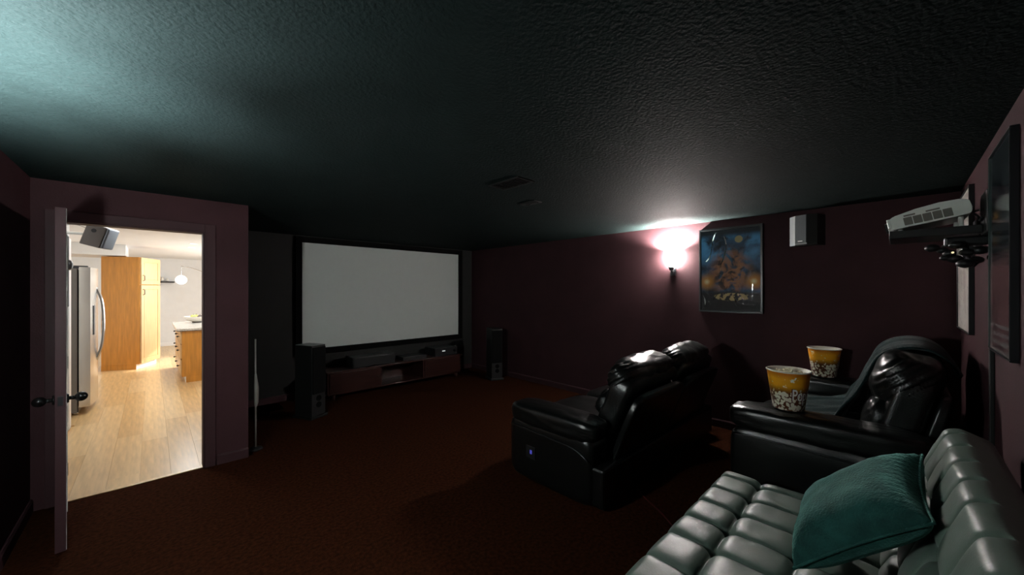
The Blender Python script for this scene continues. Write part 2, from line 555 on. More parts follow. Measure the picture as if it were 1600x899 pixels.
# local x runs along the leaf; kitchen-lit face at local y=0 (right), dark face at y=-DT
leaf = bmesh.new()
box(leaf, (0, -DT, .012), (DW, 0, 2.05), .002, 1, Md)
obj('leaf', leaf, 'wine_trim', dl)
obj('face_panel', Mbox((.004, 0, .016), (DW - .004, .0015, 2.046)), 'kitchen_trim', dl)
for z0, z1 in ((.2, .85), (1.05, 1.9)):
    for x0, x1 in ((.1, .36), (.43, .69)):
        obj('raised_panel', Mbox((x0, .0015, z0), (x1, .006, z1), .003), 'kitchen_trim', dl)
for z in (.25, 1.03, 1.82):
    obj('hinge', Mbox((-.004, .0, z - .045), (.004, .012, z + .045)), 'dark_steel', dl)
kz = .905
obj('latch_plate', Mbox((DW - .001, -.033, kz - .028), (DW + .002, -.011, kz + .028), .001), 'dark_steel', dl)
for sgn in (1, -1):
    y0 = 0.0015 if sgn > 0 else -DT
    kn = bmesh.new()
    P = lambda d, z=0: Md @ Vector((DW - .06, y0 + sgn * d, kz + z))
    cyl(kn, P(0), P(.010), .030, .026)
    rose = obj('knob_rose', kn, 'black_knob', dl, True)
    kn = bmesh.new()
    cyl(kn, P(.008), P(.04), .011, .013)
    bmesh.ops.create_uvsphere(kn, u_segments=20, v_segments=12, radius=.029, matrix=Matrix.Translation(P(.058)))
    obj('door_knob', kn, 'black_knob', rose, True)

# ------------------------------------------------------------------ kitchen beyond the doorway
kf = obj('floor_kitchen', B((-1.5, 4.25, -.12), (2.72, 14.32, -.012)), 'maple_floor')
struct(kf, 'light maple wood floor of the kitchen beyond the doorway', 'floor')
pw = .19
plank_me = {}
row = 0
x = -1.4
while x < 1.5:
    y = 4.262 - random.random() * 1.1
    while y < 14.1:
        y0, y1 = max(y, 4.262), min(y + 1.2, 14.2)
        if y1 - y0 > .05 and not (x > .52 and y1 < 6.2) and not (x < -.75 and y1 < 6.8):
            L = round(y1 - y0, 2)
            key = (L, random.randint(0, 1))
            if key not in plank_me:
                o = obj('plank', B((.0006, .0006, -.012), (pw - .0006, L - .0006, 0)), ('maple_floor', 'maple_floor_light')[key[1]], kf)
                plank_me[key] = o.data
            else:
                o = bpy.data.objects.new('plank', plank_me[key])
                COL.objects.link(o)
                o.parent = kf
            o.location = (x, y0, 0)
        y += 1.2
    x += pw
obj('threshold', B((DX0 + .012, 4.245, 0), (DX1 - .012, 4.285, .007), .003), 'maple_floor_light', kf)

struct(obj('ceiling_kitchen', B((-1.5, YD + .06, KH), (2.72, 14.32, KH + .1)), 'kitchen_white'), 'white kitchen ceiling seen through the doorway', 'ceiling')
KL = -.68
struct(obj('wall_kitchen_left', B((KL - .12, YD + .12, 0), (KL, 6.62, KH)), 'kitchen_white'), 'white wall just inside the doorway on the left', 'wall')
struct(obj('wall_kitchen_alcove', B((-1.5, 6.56, 0), (KL - .12, 6.62, KH)), 'kitchen_white'), 'white wall behind the refrigerator side', 'wall')
struct(obj('wall_kitchen_side', B((-1.5, 6.62, 0), (-1.42, 14.32, KH)), 'kitchen_white'), 'white wall behind refrigerator and pantry', 'wall')
struct(obj('wall_kitchen_far', B((-1.42, 14.2, 0), (2.72, 14.32, KH)), 'kitchen_white'), 'pale far wall of the kitchen with a floating shelf', 'wall')
struct(obj('wall_kitchen_near', B((XE - .12, YS + .12, 0), (2.6, YS + .16, KH)), 'kitchen_white'), 'white kitchen wall behind the screen wall', 'wall')
bm = bmesh.new()
wy0, wy1, wz0, wz1 = 9.3, 11.9, .85, 2.1
box(bm, (2.6, YS + .12, 0), (2.68, wy0, KH))
box(bm, (2.6, wy1, 0), (2.68, 14.2, KH))
box(bm, (2.6, wy0, 0), (2.68, wy1, wz0))
box(bm, (2.6, wy0, wz1), (2.68, wy1, KH))
struct(obj('wall_kitchen_right', bm, 'kitchen_white'), 'white kitchen wall with the daylight window', 'wall')
wn = bpy.data.objects.new('window_1', None)
COL.objects.link(wn)
wn.location = (2.6, wy0, wz0)
struct(wn, 'kitchen window that lets in the daylight', 'window')
bm = bmesh.new()
for a, b_ in ((wy0, wy0 + .05), (wy1 - .05, wy1), (10.575, 10.625)):
    box(bm, (2.61, a, wz0), (2.66, b_, wz1))
box(bm, (2.61, wy0, wz0), (2.66, wy1, wz0 + .05))
box(bm, (2.61, wy0, wz1 - .05), (2.66, wy1, wz1))
obj('window_frame', bm, 'kitchen_trim', wn)
struct(obj('trim_2', B((KL, 6.42, 0), (KL + .02, 6.55, 2.14), .004), 'kitchen_trim'), 'white casing at the end of the white wall beside the refrigerator', 'trim')
struct(obj('trim_3', B((KL, 4.36, 0), (KL + .014, 6.40, .1), .004), 'kitchen_trim'), 'white baseboard just inside the doorway', 'baseboard')
struct(obj('trim_4', B((-1.4, 14.186, 0), (2.6, 14.2, .1), .004), 'kitchen_trim'), 'white baseboard of the far kitchen wall', 'baseboard')
struct(obj('soffit', B((-1.42, 10.42, 2.225), (-.36, 11.5, KH), .004), 'kitchen_white'), 'white soffit above the pantry', 'soffit')

# recessed ceiling lights of the kitchen; the last two are unseen, added for brightness
for x, y, pw_, lb in ((.57, 9.3, 18, 'recessed kitchen ceiling light in view, the nearer of the two'), (.58, 10.1, 18, 'recessed kitchen ceiling light in view, the farther of the two'),
                      (-.08, 5.3, 13, 'added unseen ceiling light just inside the doorway, beside the wall speaker'), (.1, 7.4, 20, 'added unseen ceiling light in front of the refrigerator')):
    t = thing('recessed_light', lb, 'ceiling light', (x, y, KH), 'recessed kitchen lights')
    obj('trim_ring', lathe(bmesh.new(), [(.05, 0), (.066, 0), (.066, -.006), (.05, -.003)], (x, y, KH), 24), 'kitchen_trim', t)
    obj('lens', cyl(bmesh.new(), (x, y, KH - .001), (x, y, KH - .0025), .05), 'lamp_glow', t)
    light('recessed_lamp', 'AREA', (x, y, KH - .02), pw_, (.96, .98, 1.0), size=.15)

# refrigerator: side towards the doorway, doors face +x
fx, fy, fh = -.56, 7.12, 1.85
t = thing('refrigerator', 'stainless steel refrigerator with bowed handles seen from its grey side', 'refrigerator', (-.95, fy + .45, 0))
obj('cabinet', B((-1.36, fy, .03), (fx - .11, fy + .9, fh - .02), .006), 'fridge_side', t)
for y0, y1 in ((fy + .003, fy + .447), (fy + .453, fy + .897)):
    bm = bmesh.new()
    prof = []
    n = 8
    for k in range(n + 1):
        s = k / n
        yy = y0 + (y1 - y0) * s
        full = (yy - fy) / .9
        prof.append((fx + .028 * math.sin(PI * full) , yy))
    poly = [(fx - .095, y0)] + prof + [(fx - .095, y1)]
    prism(bm, poly, 'z', .09, fh)
    d = obj('door', bm, 'stainless', t)
    hyy = fy + .41 if y0 < fy + .1 else fy + .49
    bow = arc_pts([(fx + .02, hyy, .62), (fx + .07, hyy, .82), (fx + .085, hyy, 1.1), (fx + .07, hyy, 1.4), (fx + .02, hyy, 1.6)], 6)
    obj('handle', tube(bmesh.new(), bow, .014, 10), 'steel', d, True)
dd = obj('dispenser', B((fx + .005, fy + .14, .98), (fx + .022, fy + .34, 1.36), .004), 'black_plastic', t)
for y0 in (fy + .02, fy + .82):
    obj('hinge_cover', B((fx - .16, y0, fh - .02), (fx - .02, y0 + .06, fh + .018), .006), 'dark_steel', t)
obj('toe_grille', B((fx - .13, fy + .02, .03), (fx - .10, fy + .88, .085)), 'dark_steel', t)
for y0 in (fy + .06, fy + .84):
    obj('foot', cyl(bmesh.new(), (fx - .13, y0, 0), (fx - .13, y0, .035), .028), 'steel', t, True)
for y0 in (fy + .06, fy + .84):
    obj('foot', cyl(bmesh.new(), (-1.28, y0, 0), (-1.28, y0, .035), .028), 'dark_steel', t, True)

# tall pantry cabinet, set at an angle
pcx, pcy = -.155, 10.39
Mp = Matrix.Translation((pcx, pcy, 0)) @ Matrix.Rotation(math.atan2(.907, .42), 4, 'Z')
# local x runs along the front, local y>0 goes left-back (into the cabinet)
t = thing('pantry_cabinet', 'tall honey oak pantry cabinet with two stacked panel doors', 'cabinet', (pcx, pcy, 0))
PW, PD, PH = .68, .60, 2.21
bm = bmesh.new()
box(bm, (0, .07, 0), (PW, PD, .1), 0, 1, Mp)
box(bm, (0, .02, .1), (PW, PD, PH), .003, 1, Mp)
obj('body', bm, 'honey_oak', t)
obj('toe_kick', B((.0, .066, 0), (PW, .07, .1), 0, 1, Mp), 'kitchen_trim', t)
for z0, z1, hz in ((.11, 1.66, 1.52), (1.675, PH - .005, 1.80)):
    d = obj('door', B((.012, 0, z0), (PW - .012, .02, z1), .004, 1, Mp), 'honey_oak_door', t)
    st = .085
    fr_ = bmesh.new()
    for lo, hi in (((.012, -.008, z0), (.012 + st, 0, z1)), ((PW - .012 - st, -.008, z0), (PW - .012, 0, z1)),
                   ((.012 + st, -.008, z0), (PW - .012 - st, 0, z0 + st)), ((.012 + st, -.008, z1 - st), (PW - .012 - st, 0, z1))):
        box(fr_, lo, hi, .002, 1, Mp)
    obj('rail_frame', fr_, 'honey_oak_door', d)
    obj('raised_panel', B((.012 + st + .012, -.005, z0 + st + .012), (PW - .012 - st - .012, .0, z1 - st - .012), .003, 1, Mp), 'honey_oak_door', d)
    hp = [Mp @ Vector(p) for p in ((.06, -.008, hz - .055), (.06, -.035, hz - .045), (.06, -.035, hz + .045), (.06, -.008, hz + .055))]
    obj('handle', tube(bmesh.new(), hp, .007, 8), 'dark_steel', d, True)

# kitchen island: drawers on its left side
ix0, ix1, iy0, iy1 = .345, 1.35, 8.36, 10.15
t = thing('kitchen_island', 'honey oak kitchen island with stone top painted pale as its reflection and drawer knobs', 'island', ((ix0 + ix1) / 2, (iy0 + iy1) / 2, 0))
bm = bmesh.new()
box(bm, (ix0 + .075, iy0, 0), (ix1, iy1, .1))
box(bm, (ix0 + .02, iy0, .1), (ix1, iy1, .875), .003, 1)
obj('body', bm, 'honey_oak', t)
obj('toe_kick', B((ix0 + .07, iy0 + .01, 0), (ix0 + .075, iy1, .098)), 'kitchen_trim', t)
nd = 3
wd = (iy1 - iy0) / nd
for k in range(nd):
    a, b_ = iy0 + k * wd + .008, iy0 + (k + 1) * wd - .008
    for z0, z1 in ((.12, .39), (.405, .64), (.655, .86)):
        d = obj('drawer', B((ix0, a, z0), (ix0 + .02, b_, z1), .003, 1), 'honey_oak_door', t)
        kb = bmesh.new()
        zc, yc = (z0 + z1) / 2, (a + b_) / 2
        cyl(kb, (ix0, yc, zc), (ix0 - .02, yc, zc), .006)
        ball(kb, (ix0 - .025, yc, zc), .015, seg=12)
        obj('knob', kb, 'dark_steel', d, True)
wt = obj('worktop', B((ix0 - .05, iy0 - .03, .878), (ix1 + .03, iy1 + .03, .915), .006), 'stone_reflection', t)  # pale top carries the painted reflection
obj('edge_band', B((ix0 - .046, iy0 - .026, .868), (ix1 + .026, iy1 + .026, .879)), 'granite', wt)

# fruit bowl on the island
bx, by = .66, 9.75
t = thing('fruit_bowl', 'white footed bowl standing on the kitchen island', 'bowl', (bx, by, .915))
obj('bowl', lathe(bmesh.new(), [(.0, .02), (.09, .022), (.16, .05), (.205, .11), (.215, .125), (.20, .115), (.15, .06), (.08, .035), (0, .033)], (bx, by, .915), 32), 'bowl_white', t, True)
obj('foot', lathe(bmesh.new(), [(.0, .0), (.085, .0), (.08, .022), (0, .022)], (bx, by, .915), 24), 'granite', t, True)
for i, (dx, dy, c_, sc, lb) in enumerate(((-.07, -.05, 'pear_green', (1, 1, 1.15), 'green pear at the left in the fruit bowl'), (.03, -.08, 'dark_fruit', (1, 1, .9), 'dark round fruit in the middle of the fruit bowl'),
                                    (.08, .02, 'banana', (1.2, .8, .8), 'yellow fruit at the right in the fruit bowl'), (-.02, .06, 'banana', (1, 1, 1), 'yellow fruit at the back of the fruit bowl'))):
    fm = bmesh.new()
    ball(fm, (bx + dx, by + dy, .915 + .105), .048, sc, 16)
    f_ = thing('fruit', lb, 'fruit', (bx + dx, by + dy, .98), 'fruit in the bowl')
    obj('flesh', fm, c_, f_, True)
    obj('stem', tube(bmesh.new(), [(bx + dx, by + dy, 1.06), (bx + dx + .006, by + dy, 1.085)], .004, 6), 'dark_fruit', f_)

# arc lamp with a globe behind the island
t = thing('arc_lamp', 'arc floor lamp with white glowing globe behind the island', 'lamp', (1.62, 12.67, 0))
obj('base', lathe(bmesh.new(), [(0, 0), (.17, 0), (.17, .025), (.02, .04), (0, .04)], (1.62, 12.67, 0), 28), 'steel', t, True)
obj('pole', tube(bmesh.new(), arc_pts([(1.62, 12.67, .03), (1.62, 12.67, .9), (1.48, 12.67, 1.5), (1.14, 12.67, 1.92), (.78, 12.67, 2.12), (.545, 12.67, 2.17)], 8), .009, 8), 'steel', t, True)
obj('cord', tube(bmesh.new(), [(.545, 12.67, 2.175), (.54, 12.67, 1.93)], .005, 6), 'steel', t)
obj('globe', ball(bmesh.new(), (.54, 12.67, 1.82), .115, seg=28), 'globe_glow', t, True)

# floating shelf with knick-knacks on the far wall
tag(obj('floating_shelf', B((-.35, 13.98, 1.765), (.46, 14.2, 1.80), .003), 'black_plastic'), 'thin dark floating shelf on the far kitchen wall', 'shelf')
for x, h_, lb in ((.21, .12, 'tiny pale ornament on the floating shelf nearer the pantry'), (.31, .09, 'tiny pale ornament on the floating shelf nearer the arc lamp')):
    tag(obj('ornament', lathe(bmesh.new(), [(0, 0), (.03, 0), (.045, h_ * .4), (.018, h_ * .75), (.03, h_), (0, h_)], (x, 14.08, 1.80), 16), 'bowl_white', None, True), lb, 'ornament', 'shelf ornaments')

# wall speaker just inside the kitchen, on a swivel bracket
sx, sy, sz = -.345, 5.22, 2.06
t = thing('wall_speaker', 'grey box speaker hanging from a swivel bracket at the top of the doorway', 'speaker', (sx, sy, sz))
Ms = Matrix.Translation((sx, sy, sz)) @ Matrix.Rotation(R(-24), 4, 'Z') @ Matrix.Rotation(R(17), 4, 'Y')
# local +x is the front of the speaker
obj('cabinet', B((-.085, -.08, -.10), (.06, .08, .10), .006, 2, Ms), 'speaker_grey', t)
gr = bmesh.new()
box(gr, (.06, -.077, -.097), (.08, .077, .097), .012, 3, Ms)
obj('grille', gr, 'speaker_grille', t)
pl = bmesh.new()
cyl(pl, Ms @ Vector((-.02, -.0802, .045)), Ms @ Vector((-.02, -.083, .045)), .018)
obj('mount_socket', pl, 'black_plastic', t)
br = bmesh.new()
tube(br, [Ms @ Vector((-.085, 0, -.01)), Ms @ Vector((-.15, .0, -.02)), (-.56, 5.34, 2.09), (-.665, 5.36, 2.09)], .013, 10)
obj('bracket_arm', br, 'white_plastic', t, True)
obj('bracket_plate', B((KL, 5.31, 2.02), (KL + .016, 5.41, 2.16), .004), 'white_plastic', t)
obj('cable', tube(bmesh.new(), arc_pts([Ms @ Vector((-.085, .03, .03)), (-.5, 5.34, 2.17), (-.60, 5.34, 2.14), (-.62, 5.34, 2.0), (-.665, 5.38, 1.98)], 8), .003, 6), 'fridge_side', t)

# slim black ornament on the white wall
t = thing('wall_ornament', 'slim black vertical ornament on the white wall beside the open door', 'ornament', (KL, 6.2, 1.38))
obj('blade', B((KL, 6.18, 1.38), (KL + .04, 6.22, 2.14), .008), 'black_plastic', t)
bm = bmesh.new()
ball(bm, (KL + .04, 6.2, 1.83), .038, (.8, 1, 1.5), 14)
obj('boss', bm, 'black_plastic', t, True)

# ------------------------------------------------------------------ projection screen
t = thing('projection_screen', 'wide grey-white projection screen in a black frame', 'screen', (2.94, YS, .62))
sx0, sx1, sz0, sz1 = 1.562, 4.314, .70, 2.25
obj('screen_surface', B((sx0 - .01, YS - .022, sz0 - .01), (sx1 + .01, YS - .012, sz1 + .01)), 'screen_fabric', t)
fw = .085
for lo, hi in (((sx0 - fw, sz1), (sx1 + fw, sz1 + fw)), ((sx0 - fw, sz0 - fw), (sx1 + fw, sz0)), ((sx0 - fw, sz0), (sx0, sz1)), ((sx1, sz0), (sx1 + fw, sz1))):
    obj('frame_bar', B((lo[0], YS - .045, lo[1]), (hi[0], YS - .002, hi[1]), .004), 'velvet_black', t)

# tower speakers flanking the screen
def tower(x, y, rz, lb, h_=.885):
    t = thing('tower_speaker', lb, 'speaker', (x, y, 0), 'tower speakers beside the screen', rz)
    M = Matrix.Translation((x, y, 0)) @ Matrix.Rotation(rz, 4, 'Z')
    obj('cabinet', B((-.10, -.14, .03), (.10, .14, h_), .006, 2, M), 'black_satin', t)
    obj('plinth', B((-.12, -.16, 0), (.12, .16, .03), .005, 2, M), 'black_satin', t)
    obj('top_panel', B((-.098, -.138, h_), (.098, .138, h_ + .004), .002, 1, M), 'lit_grey_and_trim' if x < 2 else 'black_satin', t)  # left tower's top coloured pale as if light fell on it
    g = obj('grille', B((-.092, -.155, .30), (.092, -.14, h_ - .02), .006, 2, M), 'velvet_black', t)
    for z in (.16, .24):
        c_ = bmesh.new()
        cyl(c_, M @ Vector((0, -.14, z)), M @ Vector((0, -.146, z)), .035)
        obj('port', c_, 'velvet_black', t)
    return t
tower(1.415, 5.07, R(25), 'black tower speaker whose top, painted pale as if lit, overlaps the lower left screen corner')
tower(4.36, 4.98, R(-20), 'black tower speaker standing right of the screen by the wall')

# low media console with components
t = thing('media_console', 'low dark reddish wood media console under the screen', 'console', (2.95, 5.72, 0))
obj('top_board', B((1.75, 5.5, .385), (4.05, 5.95, .41), .004), 'mahogany', t)
obj('bottom_board', B((1.77, 5.52, .08), (4.03, 5.95, .10), .003), 'mahogany', t)
for x in (1.77, 2.53, 3.27, 4.01):
    obj('upright', B((x - .012, 5.52, .10), (x + .012, 5.95, .385)), 'mahogany', t)
for x0, x1 in ((1.785, 2.515), (3.285, 3.995)):
    d = obj('door', B((x0, 5.505, .105), (x1, 5.522, .38), .003), 'mahogany', t)
    obj('knob', ball(bmesh.new(), ((x1 - .04) if x0 < 2 else (x0 + .04), 5.497, .25), .012, seg=10), 'dark_steel', d, True)
obj('back_panel', B((1.77, 5.93, .1), (4.03, 5.945, .385)), 'mahogany', t)
for x in (1.85, 3.95):
    for y in (5.56, 5.9):
        obj('leg', cyl(bmesh.new(), (x, y, 0), (x, y, .08), .022, .028, 12), 'mahogany', t, True)
# centre speaker, disc player and receiver on the console
t = thing('center_speaker', 'long black center speaker lying on the media console', 'speaker', (2.45, 5.7, .41))
obj('cabinet', B((2.12, 5.56, .41), (2.78, 5.84, .565), .006), 'black_satin', t)
obj('grille', B((2.13, 5.548, .42), (2.77, 5.56, .555), .005), 'black_plastic', t)
obj('badge', B((2.43, 5.545, .43), (2.47, 5.549, .437)), 'steel', t)
t = thing('receiver', 'black receiver with tiny lit display at the console end by the right tower', 'receiver', (3.75, 5.72, .41))
obj('chassis', B((3.52, 5.56, .41), (3.98, 5.9, .545), .005), 'black_plastic', t)
obj('volume_knob', cyl(bmesh.new(), (3.91, 5.56, .48), (3.91, 5.54, .48), .022), 'dark_steel', t, True)
obj('display', B((3.66, 5.556, .485), (3.72, 5.561, .50)), 'white_led', t)
t = thing('disc_player', 'flat black disc player in the middle of the media console', 'player', (3.15, 5.72, .41))
obj('chassis', B((2.94, 5.6, .41), (3.37, 5.86, .465), .004), 'black_plastic', t)
obj('tray', B((3.02, 5.596, .435), (3.16, 5.601, .447)), 'dark_steel', t)
# wall outlet right under the screen
t = thing('wall_outlet', 'pale outlet plate low on the screen wall', 'outlet', (4.24, YS, .43))
obj('plate', B((4.205, YS - .008, .375), (4.275, YS, .485), .003), 'white_plastic', t)
for z in (.405, .455):
    obj('socket', B((4.222, YS - .0095, z - .016), (4.258, YS - .008, z + .016), .003), 'fridge_side', t)

# slim pole standing behind the door-wall corner
t = thing('slim_pole', 'thin grey pole standing just behind the corner right of the doorway', 'pole', (.735, 4.38, 0))
obj('shaft', tube(bmesh.new(), [(.735, 4.38, .02), (.73, 4.375, 1.08)], .008, 8), 'fridge_side', t, True)
obj('grip', tube(bmesh.new(), [(.734, 4.379, .42), (.738, 4.378, .46), (.738, 4.378, .60), (.732, 4.377, .74)], [.009, .02, .022, .009], 10), 'fridge_side', t, True)
obj('foot', lathe(bmesh.new(), [(0, 0), (.06, 0), (.055, .015), (.012, .025), (0, .025)], (.735, 4.38, 0), 20), 'black_plastic', t, True)

# ceiling vents
def vent(x, y, w_, l_, n, lb):
    t = thing('ceiling_vent', lb, 'vent', (x, y, HC), 'ceiling vents')
    fr_ = bmesh.new()
    for lo, hi in (((-w_, -l_), (w_, -l_ + .02)), ((-w_, l_ - .02), (w_, l_)), ((-w_, -l_ + .02), (-w_ + .02, l_ - .02)), ((w_ - .02, -l_ + .02), (w_, l_ - .02))):
        box(fr_, (x + lo[0], y + lo[1], HC - .008), (x + hi[0], y + hi[1], HC))
    obj('frame', fr_, 'black_satin', t)
    obj('duct_cover', B((x - w_ + .02, y - l_ + .02, HC - .002), (x + w_ - .02, y + l_ - .02, HC)), 'velvet_black', t)
    for k in range(n):
        yy = y - l_ + .03 + (2 * l_ - .06) * (k + .5) / n
        M = Matrix.Translation((x, yy, HC - .006)) @ Matrix.Rotation(R(35), 4, 'X')
        obj('slat', B((-w_ + .02, -.008, -.001), (w_ - .02, .008, .001), 0, 1, M), 'black_plastic', t)
vent(1.915, 2.0, .085, .16, 9, 'dark slatted ceiling vent, the larger one')
vent(2.47, 2.33, .05, .10, 6, 'small dark ceiling vent nearer the sconce')

# ------------------------------------------------------------------ wall sconces
def sconce(wall_x, y, sgn, shade_m, bulb_power, bulb_col, lb, dz=0.0, scallop=0.0, sink=.033):
    """sgn: direction the lamp projects from the wall (+1 = +x)."""
    z0, z1 = 1.84 + dz, 2.045 + dz
    t = thing('wall_sconce', lb, 'wall lamp', (wall_x, y, z0 - .09), 'wall sconces')
    cx = wall_x + sgn * .012
    obj('wall_plate', B((min(wall_x, wall_x + sgn * .014), y - .035, z0 - .10), (max(wall_x, wall_x + sgn * .014), y + .035, z0 + .03), .004), 'dark_steel', t)
    bm = bmesh.new()
    cyl(bm, (wall_x + sgn * .055, y, z0 - .035), (wall_x + sgn * .055, y, z0 + .006), .022, .036)
    tube(bm, arc_pts([(wall_x + sgn * .012, y, z0 - .06), (wall_x + sgn * .045, y, z0 - .06), (wall_x + sgn * .055, y, z0 - .03)], 5), .010, 8)
    obj('cup', bm, 'dark_steel', t, True)
    # flared half shade, fluted glass open at the top
    bm = bmesh.new()
    n = 30
    rings = []
    for j in range(9):
        s = j / 8
        rr = .034 + .046 * (s ** 1.35)
        zz = z0 + (z1 - z0) * s
        ring = []
        for i in range(n + 1):
            a = -PI / 2 + PI * i / n
            f_ = 1 + .03 * math.cos(a * 14) * s
            zs = zz + scallop * s ** 4 * math.cos(a * 11 + .6)
            ring.append(bm.verts.new((wall_x + sgn * (.016 + rr * f_ * math.cos(a)), y + rr * 1.05 * f_ * math.sin(a), zs)))
        rings.append(ring)
    for j in range(8):
        quad_strip(bm, rings[j], rings[j + 1])
    c_ = bm.verts.new((wall_x + sgn * .016, y, z0))
    for i in range(n):
        bm.faces.new((rings[0][i], rings[0][i + 1], c_))
    sh = obj('glass_shade', bm, shade_m, t, True)
    md = sh.modifiers.new('thick', 'SOLIDIFY')
    md.thickness = .004
    bl = bmesh.new()
    ball(bl, (wall_x + sgn * .055, y, z1 - sink - .055), .020, (1, 1, 1.3), 14)
    obj('bulb', bl, 'bulb_glow', t, True)
    l = light('sconce_bulb_light', 'POINT', (wall_x + sgn * .06, y, z1 - sink), bulb_power, bulb_col, size=.016)
    return t
sconce(XR, 1.955, -1, 'shade_glow_right', SCONCE_BULB, (1.0, 0.97, 0.92), 'glowing flared glass wall sconce left of the framed poster')
sconce(XL, 1.955, 1, 'shade_glow_left', LEFT_BULB, (0.84, 0.98, 1.0), 'matching glass wall sconce on the wall at the left edge', -.34, .008, .036)

# ------------------------------------------------------------------ posters
def wrinkled_sheet(bm, y0, y1, z0, z1, x, amp, ny=70, nz=100):
    g = []
    for j in range(nz + 1):
        r_ = []
        for i in range(ny + 1):
            yy = y0 + (y1 - y0) * i / ny
            zz = z0 + (z1 - z0) * j / nz
            q = Vector((yy * 3.2 + .55 * zz, zz * 1.7, 3.1))
            n1 = mnoise.noise(q * 1.7)
            d = math.exp(-(n1 / .085) ** 2) * (.75 + .5 * mnoise.noise(q * .9)) + .12 * mnoise.noise(q * 3)
            e = min(1, 8 * min(i / ny, 1 - i / ny, j / nz, 1 - j / nz))
            r_.append(bm.verts.new((x - amp * (.2 + .8 * max(0, d)) * e, yy, zz)))
        g.append(r_)
    for j in range(nz):
        quad_strip(bm, g[j], g[j + 1])
py0, py1, pz0, pz1 = 1.003, 1.637, 1.308, 2.262
pc = ((py0 + py1) / 2, (pz0 + pz1) / 2)
t = thing('framed_poster', 'framed glossy blue and orange poster beside the glowing sconce', 'poster', (XR, pc[0], pc[1]))
fw = .022
for a0, a1, b0, b1 in ((py0, py1, pz1 - fw, pz1), (py0, py1, pz0, pz0 + fw), (py0, py0 + fw, pz0 + fw, pz1 - fw), (py1 - fw, py1, pz0 + fw, pz1 - fw)):
    obj('frame_bar', B((XR - .046, a0, b0), (XR, a1, b1), .003), 'frame_black', t)
pr_ = obj('print', B((-.004, py0 + fw - pc[0], pz0 + fw - pc[1]), (0, py1 - fw - pc[0], pz1 - fw - pc[1])), 'abstract_print')
pr_.location = (XR - .026, pc[0], pc[1])
pr_.parent = t
pr_.matrix_parent_inverse = parent_world(t).inverted()
bm = bmesh.new()
wrinkled_sheet(bm, py0 + fw, py1 - fw, pz0 + fw, pz1 - fw, XR - .029, .024)
obj('plastic_film', bm, 'clear_film', t, True)

def back_poster(x0, x1, z0, z1, mt, lb, glint, name='framed_poster'):
    cx, cz = (x0 + x1) / 2, (z0 + z1) / 2
    t = thing(name, lb, 'poster', (cx, YB, cz))
    fw = .010
    for a0, a1, b0, b1 in ((x0, x1, z1 - fw, z1), (x0, x1, z0, z0 + fw), (x0, x0 + fw, z0 + fw, z1 - fw), (x1 - fw, x1, z0 + fw, z1 - fw)):
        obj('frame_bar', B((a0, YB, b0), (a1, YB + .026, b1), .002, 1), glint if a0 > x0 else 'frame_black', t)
    p = obj('print', B((x0 + fw - cx, 0, z0 + fw - cz), (x1 - fw - cx, .004, z1 - fw - cz)), mt)
    p.location = (cx, YB + .016, cz)
    p.parent = t
    p.matrix_parent_inverse = parent_world(t).inverted()
    return t
back_poster(2.53, 3.07, 1.262, 2.235, 'dark_print', 'dark glossy framed poster at the right edge, nearest the camera', 'frame_glint')
back_poster(3.86, 4.60, 1.265, 2.255, 'cream_print', 'pale cream framed print in the corner behind the projector', 'frame_black')

# ------------------------------------------------------------------ surround speaker on the right wall
t = thing('surround_speaker', 'dark surround speaker, one side painted pale as if lit, high on the wall right of the poster', 'speaker', (XR, .66, 1.99))
z0, z1 = 1.995, 2.285
pl = [(XR, .775), (XR - .055, .770), (XR - .125, .712), (XR - .165, .618), (XR - .14, .545), (XR, .50)]
obj('cabinet', prism(bmesh.new(), pl, 'z', z0, z1), 'black_satin', t)
def facet(a, b_, d0, zz0, zz1, inset=.004):
    A, B_ = Vector(a), Vector(b_)
    u_ = (B_ - A).normalized()
    n2 = Vector((u_.y, -u_.x))
    if n2.x > 0: n2 = -n2
    A, B_ = A + u_ * inset, B_ - u_ * inset
    q = [A, B_, B_ + n2 * d0, A + n2 * d0]
    return prism(bmesh.new(), [(p.x, p.y) for p in q], 'z', zz0, zz1)
obj('lit_side_panel', facet(pl[1], pl[2], .003, z0 + .002, z1 - .002), 'lit_grey_and_trim', t)  # sconce light put into this facet's pale colour
obj('grille', facet(pl[2], pl[3], .008, z0 + .024, z1 - .004), 'surround_grille', t)
obj('badge', facet((XR - .137 - .0075, .688 + .003), (XR - .151 - .0075, .651 + .003), .0025, z0 + .034, z0 + .041, 0), 'white_plastic', t)
obj('lower_trim', facet(pl[2], pl[3], .006, z0 + .010, z0 + .018, 0), 'lit_grey_and_trim', t)

# ------------------------------------------------------------------ projector on its shelf
shx0, shx1, shz0, shz1 = 3.19, 3.60, 1.868, 1.912
t = thing('projector_shelf', 'black wall shelf carrying the white projector', 'shelf', (3.4, YB, shz0))
obj('board', B((shx0, YB + .03, shz0), (shx1, .048, shz1), .004), 'black_satin', t)
obj('wall_plate', B((3.10, YB, 1.86), (3.30, YB + .03, 2.085), .01), 'black_satin', t)
obj('wall_plate', B((3.40, YB, 1.82), (3.60, YB + .03, 1.98), .01), 'black_satin', t)
pj = thing('projector', 'white projector tilted on the black wall shelf', 'projector', (3.36, -.12, shz1))
Mj = Matrix.Translation((3.22, .045, 1.921)) @ Matrix.Rotation(R(-10.5), 4, 'X')
